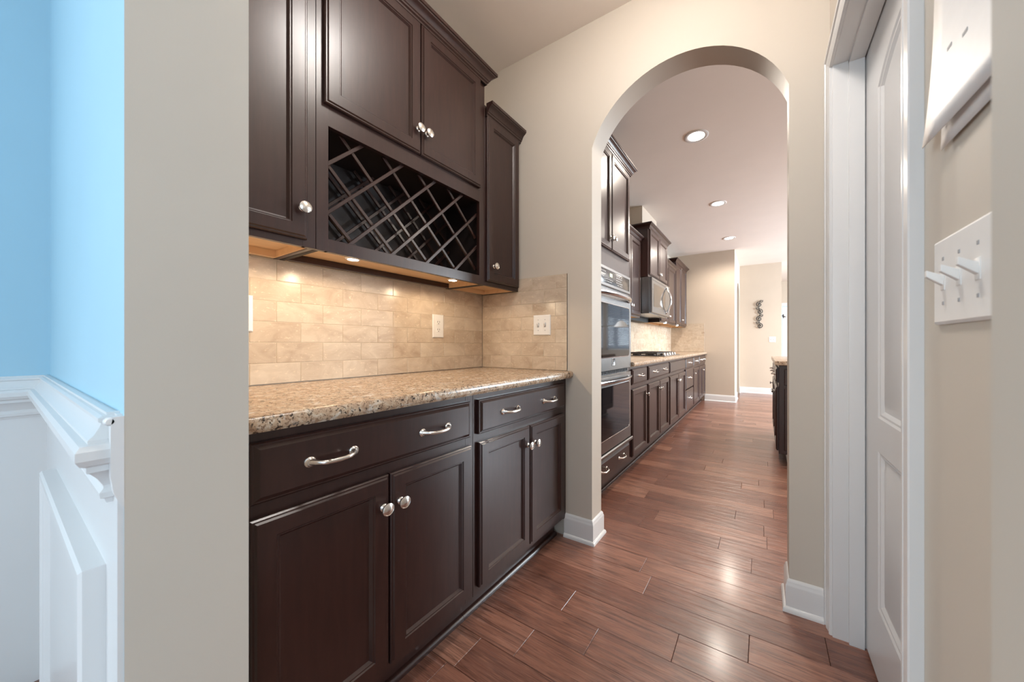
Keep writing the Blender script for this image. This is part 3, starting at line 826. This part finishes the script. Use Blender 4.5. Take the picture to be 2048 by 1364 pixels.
outlet(PT, 1.300, 1.154, 'white duplex outlet on the travertine back wall')
outlet(PT, 0.447, 1.162, 'white outlet plate on the tile, half hidden by the cream pillar')
switch(PTA, -1.076, 1.163, 2, 'white double toggle switch plate on the arch wall tile')
PR = lambda a,b,d: (XR-d, a, b)
switch(PR, 0.637, 1.141, 3, 'white triple toggle switch plate on the right wall', hw=0.077, hh=0.059, tl=0.017, pitch=0.045)
PHW = lambda a,b,d: (a, YH-d, b)
switch(PHW, 0.165, 1.150, 2, 'white switch plate on the hall wall beside the iron scroll')
PRW = lambda a,b,d: (-0.433+d, a, b)
switch(PRW, 7.20, 1.16, 1, 'white switch plate on the return wall edge, lower')
switch(PRW, 7.16, 1.56, 1, 'white control plate on the return wall edge, upper', name='thermostat')

# ---------------------------------------------------------------- papers on the right wall
def paper(y0, y1, ztop, zbot, curl, corner, x_off, label, marks=()):
    m = MB(); nz, ny = 16, 8
    g = []
    for i in range(nz+1):
        row = []
        v = i/nz; z = ztop+(zbot-ztop)*v
        for j in range(ny+1):
            u = j/ny; y = y0+(y1-y0)*u
            d = x_off + curl*(max(0, v-0.35)/0.65)**2*(0.35+0.65*u) + corner*(max(0, v-0.6)/0.4)**2*u**2
            row.append(m.vert((XR-d, y, z)))
        g.append(row)
    for i in range(nz):
        for j in range(ny): m.face((g[i][j], g[i+1][j], g[i+1][j+1], g[i][j+1]))
    o = m.build('paper_sheet', M['paper'], None, smooth=60)
    sm = o.modifiers.new('thickness', 'SOLIDIFY'); sm.thickness = 0.0006
    return tag(o, label, 'paper')
o = paper(0.45, 0.712, 1.80, 1.339, 0.007, 0.006, 0.0045, 'white sheet of paper curling off the right wall, front sheet')
mk = MB(); rr = random.Random(4)
for (y, z) in ((0.640,1.495),(0.60,1.478),(0.655,1.44),(0.615,1.428),(0.57,1.46)):
    vv = (1.80-z)/0.461; uu = (y-0.45)/0.262
    dd = 0.0045+0.007*(max(0, vv-0.35)/0.65)**2*(0.35+0.65*uu)+0.006*(max(0, vv-0.6)/0.4)**2*uu**2
    mk.box(XR-dd-0.0010, XR-dd-0.0002, y-0.006, y+0.006, z, z+0.004)
mk.build('faint_print', M['ink'], o, smooth=0)
paper(0.44, 0.690, 1.76, 1.322, 0.0025, 0.0015, 0.0015, 'shorter white sheet of paper behind the curled front sheet')

# ---------------------------------------------------------------- kitchen: oven tower
XT = -0.925
ty0, ty1 = 1.90, 2.726
tw = thing('oven_cabinet', ((XB+XT)/2, (ty0+ty1)/2, 0), 'tall dark oven cabinet just past the arch with two top doors and a bottom drawer', 'cabinet')
b = MB()
b.box(XB+0.01, XT-0.019, ty0, ty0+0.016, 0.105, 2.42); b.box(XB+0.01, XT-0.019, ty1-0.016, ty1, 0.105, 2.42)
b.box(XB+0.01, XT-0.02, ty0+0.016, ty1-0.016, 0.105, 0.285); b.box(XB+0.01, XT-0.02, ty0+0.016, ty1-0.016, 1.60, 2.42)
b.build('cabinet_body', M['cab'], tw, smooth=0)
f = MB()
f.box(XT-0.019, XT, ty0, 1.942, 0.105, 2.42); f.box(XT-0.019, XT, 2.700, ty1, 0.105, 2.42)
f.box(XT-0.019, XT-0.0004, 1.93, 2.71, 1.586, 1.735); f.box(XT-0.019, XT-0.0004, 1.93, 2.71, 2.37, 2.42); f.box(XT-0.019, XT-0.0004, 1.93, 2.71, 0.105, 0.165); f.box(XT-0.019, XT-0.0004, 1.93, 2.71, 0.270, 0.290)
f.build('face_frame', M['cab'], tw, bevel=0.0007, seg=1, smooth=30)
MB().box(XB+0.01, XT-0.062, ty0, ty1, 0, 0.105).build('toe_kick', M['cab'], tw, smooth=0)
MB().prism([(XT-0.062,0),(XT-0.044,0),(XT-0.044,0.006),(XT-0.047,0.014),(XT-0.054,0.019),(XT-0.062,0.020)], 'y', ty0, ty1).build('shoe_moulding', M['cab'], tw, smooth=50)
MB().sweep([(XT+0.012, ty0), (XT+0.012, ty1), (XB+0.02, ty1)], [(p, 2.412+z) for p, z in CROWN]).build('crown_moulding', M['cab'], tw, smooth=28)
P = faceX(XT)
add_door(tw, P, 1.930, 2.298, 1.715, 2.405, (2.278, 1.800)); add_door(tw, P, 2.302, 2.686, 1.715, 2.405, (2.334, 1.800))
add_drawer(tw, P, 1.945, 2.680, 0.150, 0.272, [(2.145,0.213),(2.485,0.213)])
struct(MB().box(XT-0.3, XT-0.001, Y1b, ty0-0.0005, 0.0, 2.42).build('trim_9', M['cab'], smooth=0), 'dark filler strip between arch wall and oven cabinet', 'trim')

# double oven
oy0, oy1 = 1.940, 2.703
XO = -0.912
ov = thing('double_wall_oven', (XO-0.3, (oy0+oy1)/2, 0.29), 'stainless steel double wall oven with control panel', 'oven')
MB().box(XB+0.08, XT+0.0005, oy0+0.006, oy1-0.006, 0.292, 1.584).build('oven_body', M['steel'], ov, smooth=0)
MB().rings(faceX(XT+0.001), oy0, oy1, 1.452, 1.588, [(0,0),(0,0.011),(0.003,0.014),(0.020,0.014),(0.022,0.011)]).build('control_panel', M['steel'], ov, smooth=30)
MB().rings(faceX(XT+0.001), oy0+0.021, oy1-0.024, 1.4725, 1.5665, [(0,0.009),(0,0.0125),(0.001,0.013)]).build('control_glass', M['panelgrey'], ov, smooth=30)
PP = faceX(XT+0.001)
pr = MB(); rb_ = random.Random(9)
for (ya_, yb_, zs_) in ((2.10,2.20,(1.548,1.531,1.514,1.497,1.482)),(2.21,2.34,(1.500,1.485)),(2.40,2.52,(1.548,1.534,1.516,1.500,1.484))):
    for z in zs_:
        y = ya_
        while y < yb_:
            w = rb_.choice((0.006, 0.010, 0.013))
            if rb_.random() < 0.8: pr.rings(PP, y, y+w, z, z+0.005, [(0,0.0129),(0,0.0134)], back=False)
            y += w+0.010
pr.build('button_labels', M['print'], ov, smooth=0)
MB().rings(PP, 2.275, 2.318, 1.527, 1.549, [(0,0.0128),(0,0.0136)], back=False).build('clock_display', M['clock'], ov, smooth=0)
def oven_door(z0, z1, g0, g1, hz, emblem=False):
    d = MB().rings(faceX(XT+0.001), oy0, oy1, z0, z1, [(0,0),(0,0.014),(0.004,0.020),(0.012,0.020)]).build('oven_door', M['steel'], ov, smooth=30)
    gl = MB(); n = 5
    def rr_pts(ins, dep):
        y0_, y1_, z0_, z1_ = oy0+0.048+ins, oy1-0.048-ins, g0+ins, g1-ins; r = 0.022
        pts = []
        for cy, cz, a0 in ((y1_-r, z1_-r, 0), (y0_+r, z1_-r, PI/2), (y0_+r, z0_+r, PI), (y1_-r, z0_+r, 3*PI/2)):
            for i in range(n+1):
                a = a0+PI/2*i/n; pts.append((XT+0.001+dep, cy+r*math.cos(a), cz+r*math.sin(a)))
        return pts
    MB().loops([rr_pts(-0.006,0.0195), rr_pts(-0.006,0.0222), rr_pts(-0.001,0.0232), rr_pts(0.0,0.0215)]).build('window_trim', M['chrome'], d, smooth=30)
    MB().loops([rr_pts(0,0.020), rr_pts(0,0.0222), rr_pts(0.001,0.0226)]).build('oven_glass', M['blackglass'], d, smooth=0)
    h = MB(); pts = []
    for i in range(17):
        s = -1+2*i/16; pts.append((XT+0.020+0.012+0.046*(1-abs(s)**2.6), (oy0+oy1)/2+0.335*s, hz))
    h.tube(pts, 0.0135, 10, flat=(1.25, 0.8))
    for s in (-1, 1): h.lathe((XT+0.018, (oy0+oy1)/2+0.332*s, hz), (1,0,0), [(0.015,0),(0.015,0.010),(0.012,0.020)], 12)
    h.build('handle', M['chrome'], d, smooth=45)
    if emblem:
        ec, ez = (oy0+oy1)/2, 0.928
        MB().rings(faceX(XT+0.001), ec-0.030, ec+0.030, ez-0.028, ez+0.028, [(0,0.0195),(0,0.0215),(0.003,0.022),(0.006,0.0205)]).build('emblem', M['steel'], d)
        e2 = MB()
        for q in (-0.012, 0.0, 0.012): e2.rings(faceX(XT+0.001), ec-0.017, ec+0.017, ez+q-0.0022, ez+q+0.0022, [(0,0.0203),(0,0.0215)])
        e2.build('emblem_lines', M['iron'], d, smooth=0)
oven_door(0.868, 1.436, 0.965, 1.332, 1.392, True)
oven_door(0.318, 0.842, 0.408, 0.762, 0.800)
v = MB()
for k in range(26): v.box(XT-0.004, XT+0.008, oy0+0.03+k*0.027, oy0+0.046+k*0.027, 0.8455, 0.8645)
v.build('vent_slots', M['dark'], ov, smooth=0)
MB().prism([(XT,0.290),(XT+0.030,0.290),(XT+0.034,0.296),(XT+0.034,0.310),(XT+0.028,0.316),(XT,0.316)], 'y', oy0, oy1+0.012).build('bottom_trim', M['steel'], ov, smooth=30)

# ---------------------------------------------------------------- kitchen base cabinets
K = 0.847; L0 = 0.717; D0, D1 = 0.125, 0.680
base_cabinet(2.727, 3.200, 'dark kitchen base cabinet beside the oven, one door under one drawer', [(2.760,3.172,L0,K,[(2.966,0.785)])], [(2.760,3.172,D0,D1,(3.145,0.600))])
base_cabinet(3.201, 4.066, 'dark kitchen base cabinet with a two-handled drawer over two doors', [(3.229,4.042,L0,K,[(3.44,0.785),(3.83,0.785)])], [(3.229,3.630,D0,D1,(3.603,0.600)),(3.637,4.042,D0,D1,(3.665,0.600))])
base_cabinet(4.067, 5.036, 'dark kitchen base cabinet under the cooktop with a plain false drawer front', [(4.093,5.010,L0,K,[])], [(4.093,4.548,D0,D1,(4.520,0.600)),(4.556,5.010,D0,D1,(4.586,0.600))])
base_cabinet(5.037, 5.660, 'dark kitchen base cabinet with three stacked drawers', [(5.062,5.637,L0,K,[(5.35,0.785)]),(5.062,5.637,0.418,0.700,[(5.35,0.57)]),(5.062,5.637,D0,0.405,[(5.35,0.28)])], [])
base_cabinet(5.661, 6.225, 'dark kitchen base cabinet with one drawer and one door after the drawer stack', [(5.685,6.205,L0,K,[(5.945,0.785)])], [(5.685,6.205,D0,D1,(5.715,0.600))])
base_cabinet(6.226, 7.008, 'dark kitchen base cabinet at the far tan wall', [(6.245,6.940,L0,K,[(6.42,0.785),(6.77,0.785)])], [(6.245,6.590,D0,D1,(6.565,0.600)),(6.596,6.940,D0,D1,(6.625,0.600))])

# kitchen uppers
upper_cabinet('upper_cabinet', 2.728, 3.283, ZU, 2.262, 'dark kitchen wall cabinet hidden just behind the oven tower', [(2.75,3.262,1.387,2.255,(2.78,1.480))], crown_z=2.252)
upper_cabinet('upper_cabinet', 3.284, 4.052, ZU, 2.262, 'dark kitchen wall cabinet between the oven tower and the microwave', [(3.306,3.674,1.387,2.255,(3.648,1.480)),(3.680,4.040,1.387,2.255,(3.706,1.480))], crown_z=2.252)
XM_ = -1.150
upper_cabinet('upper_cabinet', 4.055, 4.975, 1.852, 2.42, 'deeper dark wall cabinet over the microwave with a raised crown', [(4.085,4.512,1.880,2.412,(4.486,1.945)),(4.518,4.945,1.880,2.412,(4.544,1.945))], front=XM_, crown_ret=(True, True), crown_z=2.412)
upper_cabinet('upper_cabinet', 4.978, 5.955, ZU, 2.262, 'dark wall cabinet just past the microwave, lower crown', [(5.00,5.458,1.387,2.255,(5.432,1.480)),(5.464,5.935,1.387,2.255,(5.49,1.480))], crown_z=2.252)
upper_cabinet('upper_cabinet', 5.957, 6.930, ZU, 2.42, 'last dark wall cabinet before the far tan wall, raised crown', [(5.985,6.440,1.387,2.412,(6.414,1.480)),(6.446,6.905,1.387,2.412,(6.472,1.480))], crown_ret=(True, True), crown_z=2.412)
for y, lb in ((3.55,'lit puck light under the cabinet before the microwave'),(5.35,'lit puck light under the cabinets past the microwave, nearer'),(6.20,'lit puck light under the cabinets past the microwave, farther')):
    puck(-1.262, y, lb, 0.45)

# microwave
XW = -1.105
mw = thing('microwave', (-1.32, 4.51, 1.42), 'stainless over-the-range microwave with a bowed handle', 'microwave')
m = MB(); m.box(XB+0.01, XW-0.032, 4.062, 4.968, 1.424, 1.849); m.build('body', M['steel'], mw, bevel=0.003, smooth=30)
d = MB().rings(faceX(XW-0.030), 4.068, 4.962, 1.428, 1.846, [(0,0),(0,0.026),(0.004,0.030),(0.05,0.030)]).build('door', M['steel'], mw, smooth=30)
MB().rings(faceX(XW), 4.13, 4.70, 1.50, 1.775, [(0,-0.001),(0,0.001),(0.004,0.0018),(0.008,0.001)]).build('window', M['steelwin'], d, smooth=0)
g = MB(); g.box(XW-0.001, XW+0.0012, 4.075, 4.955, 1.812, 1.8145); g.box(XW-0.001, XW+0.0012, 4.09, 4.12, 1.70, 1.704); g.build('vent_line', M['dark'], d, smooth=0)
h = MB(); pts = []
for i in range(17):
    s = -1+2*i/16; pts.append((XW+0.006+0.055*(1-s*s), 4.76, 1.637+0.165*s))
h.tube(pts, 0.011, 10, flat=(1.3, 0.8)); h.lathe((XW-0.001,4.76,1.802),(1,0,0),[(0.018,0),(0.018,0.008),(0.012,0.014)],12); h.lathe((XW-0.001,4.76,1.472),(1,0,0),[(0.018,0),(0.018,0.008),(0.012,0.014)],12)
h.build('handle', M['chrome'], mw, smooth=45)
m = MB(); m.box(-1.50, XW-0.03, 4.07, 4.96, 1.417, 1.4245); m.build('underside', M['steel'], mw, smooth=0)
m = MB(); m.box(-1.524, -1.40, 4.075, 4.955, 1.360, 1.4165); m.build('vent_box', M['dark'], mw, smooth=0)
m = MB()
for y in (4.25, 4.77): m.box(-1.38, -1.22, y-0.08, y+0.08, 1.4145, 1.4172)
m.build('grease_filter', M['chrome'], mw, smooth=0)

# cooktop
ct = thing('gas_cooktop', (-1.20, 4.545, 0.907), 'stainless gas cooktop with black grates set in the kitchen counter', 'cooktop')
MB().rings(lambda a,b,d: (a, b, 0.907+d), -1.46, -0.972, 4.12, 4.975, [(0,0),(0,0.006),(0.004,0.010),(0.016,0.010),(0.020,0.007)]).build('steel_pan', M['steel'], ct, smooth=30)
def grate(y0, y1):
    g = MB()
    xs = (-1.435, -1.335, -1.235, -1.135, -1.075)
    for x in (xs[0], xs[-1]): g.box(x-0.006, x+0.006, y0, y1, 0.935, 0.951)
    for y in (y0, y1-0.012): g.box(xs[0], xs[-1], y, y+0.012, 0.935, 0.951)
    for x in xs[1:-1]: g.box(x-0.005, x+0.005, y0, y1, 0.938, 0.953)
    for k in range(1, 4):
        y = y0+(y1-y0)*k/4; g.box(xs[0], xs[-1], y-0.005, y+0.005, 0.938, 0.953)
    for x in (xs[0], xs[-1]):
        for y in (y0+0.006, y1-0.006): g.box(x-0.008, x+0.008, y-0.008, y+0.008, 0.914, 0.937)
    g.build('grate', M['iron'], ct, bevel=0.002, seg=1, smooth=30)
for y0 in (4.145, 4.422, 4.699): grate(y0, y0+0.262)
for (x, y) in ((-1.35,4.26),(-1.16,4.26),(-1.25,4.55),(-1.35,4.84),(-1.16,4.84)):
    MB().lathe((x,y,0.914),(0,0,1),[(0.050,0),(0.050,0.006),(0.040,0.008),(0.040,0.014),(0.032,0.018),(0,0.018)],16).build('burner', M['iron'], ct)
for k in range(5):
    MB().lathe((-1.018,4.27+k*0.138,0.914),(0,0,1),[(0.024,0),(0.024,0.006),(0.019,0.010),(0.017,0.030),(0.013,0.034),(0,0.034)],14).build('control_knob', M['chrome'], ct)

# ---------------------------------------------------------------- island
ix0, ix1, iy0, iy1 = 0.116, 1.05, 3.585, 4.90
il = thing('kitchen_island', ((ix0+ix1)/2, (iy0+iy1)/2, 0), 'dark kitchen island cabinet past the right side of the arch', 'cabinet')
MB().box(ix0+0.021, ix1-0.02, iy0+0.02, iy1, 0.105, 0.870).build('cabinet_body', M['cabin'], il, smooth=0)
f = MB()
f.box(ix0+0.001, ix0+0.02, iy0, iy0+0.04, 0.105, 0.870)
n = 3; wv = (iy1-iy0-0.03)/n
for k in range(1, n+1): y = iy0+0.02+wv*k; f.box(ix0+0.001, ix0+0.02, y-0.02, y+0.02, 0.105, 0.870)
for (z0,z1) in ((0.832,0.870),(0.672,0.722),(0.105,0.145)): f.box(ix0+0.0015, ix0+0.02, iy0, iy1, z0, z1)
f.build('face_frame', M['cab'], il, bevel=0.0007, seg=1, smooth=30)
MB().box(ix0+0.085, ix1-0.08, iy0+0.075, iy1-0.02, 0, 0.105).build('toe_kick', M['cab'], il, smooth=0)
MB().prism([(ix0+0.085,0),(ix0+0.067,0),(ix0+0.067,0.006),(ix0+0.072,0.016),(ix0+0.085,0.020)], 'y', iy0+0.07, iy1-0.02).build('shoe_moulding', M['white'], il, smooth=50)
PI_ = faceNX(ix0)
for k in range(n):
    a = iy0+0.02+wv*k+0.008; c = a+wv-0.016
    add_drawer(il, PI_, a, c, 0.717, 0.845, [((a+c)/2,0.783)], -1)
    add_door(il, PI_, a, c, 0.125, 0.680, (c-0.03 if k % 2 == 0 else a+0.03, 0.60), -1)
PE = faceNY(iy0+0.019)
MB().rings(PE, ix0+0.003, 0.62, 0.105, 0.870, [(0,0),(0,0.018),(0.002,0.020)]).build('end_panel', M['cab'], il, smooth=30)
for (z0,z1) in ((0.700,0.838),(0.14,0.672)):
    MB().rings(faceNY(iy0-0.0005), ix0+0.040, 0.58, z0, z1, [(0,0),(0,0.010),(0.004,0.014),(0.05,0.014),(0.054,0.010),(0.062,0.004)]).build('raised_panel', M['cab'], il, smooth=30)
m = MB(); m.rings(lambda a,b,d: (a,b,0.8715+d), ix0-0.031, ix1+0.03, iy0-0.040, iy1+0.035, [(0.004,0),(0,0.004),(0,0.030),(0.003,0.0345),(0.009,0.0362)])
tag(m.build('granite_countertop', M['granite'], smooth=40), 'speckled gold granite top of the kitchen island', 'countertop')

# ---------------------------------------------------------------- iron scroll on the hall wall
sc = thing('iron_wall_scroll', (-0.064, YH-0.02, 1.36), 'black wrought iron scroll hanging on the tan hall wall', 'wall art')
def spiral(cx, cz, r0, r1, a0, turns, n=18):
    return [(cx+(r0+(r1-r0)*i/n)*math.cos(a0+turns*2*PI*i/n), YH-0.028, cz+(r0+(r1-r0)*i/n)*math.sin(a0+turns*2*PI*i/n)) for i in range(n+1)]
zc = 1.415
for k in range(4):
    s = 1 if k % 2 == 0 else -1
    cz = 1.44+0.152*k
    p = spiral(-0.064+s*0.006, cz, 0.016, 0.056, 0 if s > 0 else PI, 1.25*s, 22)
    MB().tube(p, 0.0080, 6).build('scroll', M['iron'], sc)
    p = spiral(-0.064-s*0.030, cz+0.07, 0.010, 0.032, PI if s > 0 else 0, -1.1*s, 16)
    MB().tube(p, 0.0066, 6).build('scroll', M['iron'], sc)
MB().tube([(-0.064+0.012*math.sin(i*1.35), YH-0.024, 1.385+0.058*i) for i in range(11)], 0.0055, 6).build('stem', M['iron'], sc)
m = MB()
for z in (1.46, 1.90): m.lathe((-0.064, YH, z), (0,-1,0), [(0.006,0),(0.006,0.024)], 8)
m.build('standoff', M['iron'], sc)

# small hook on the far door
hk = MB(); hk.tube([(0.47,YE+0.012,1.86),(0.47,YE+0.002,1.80),(0.47,YE-0.03,1.76)], 0.010, 6); hk.tube([(0.42,YE+0.005,1.83),(0.52,YE+0.005,1.79)], 0.010, 6)
tag(hk.build('door_hook', M['iron'], None), 'small black hook hanging on the far white door', 'hook')

# pendant over the breakfast corner (seen in the oven glass)
pd = thing('pendant_light', (1.48, 9.0, 1.52), 'white pendant lamp in the breakfast corner reflected in the oven glass', 'light')
MB().lathe((1.48,9.0,1.52),(0,0,1),[(0.19,0),(0.188,0.01),(0.10,0.13),(0.05,0.16),(0.02,0.17)],24).build('lamp_shade', M['shade'], pd)
MB().tube([(1.48,9.0,1.68),(1.48,9.0,H)], 0.006, 6).build('cord', M['iron'], pd)
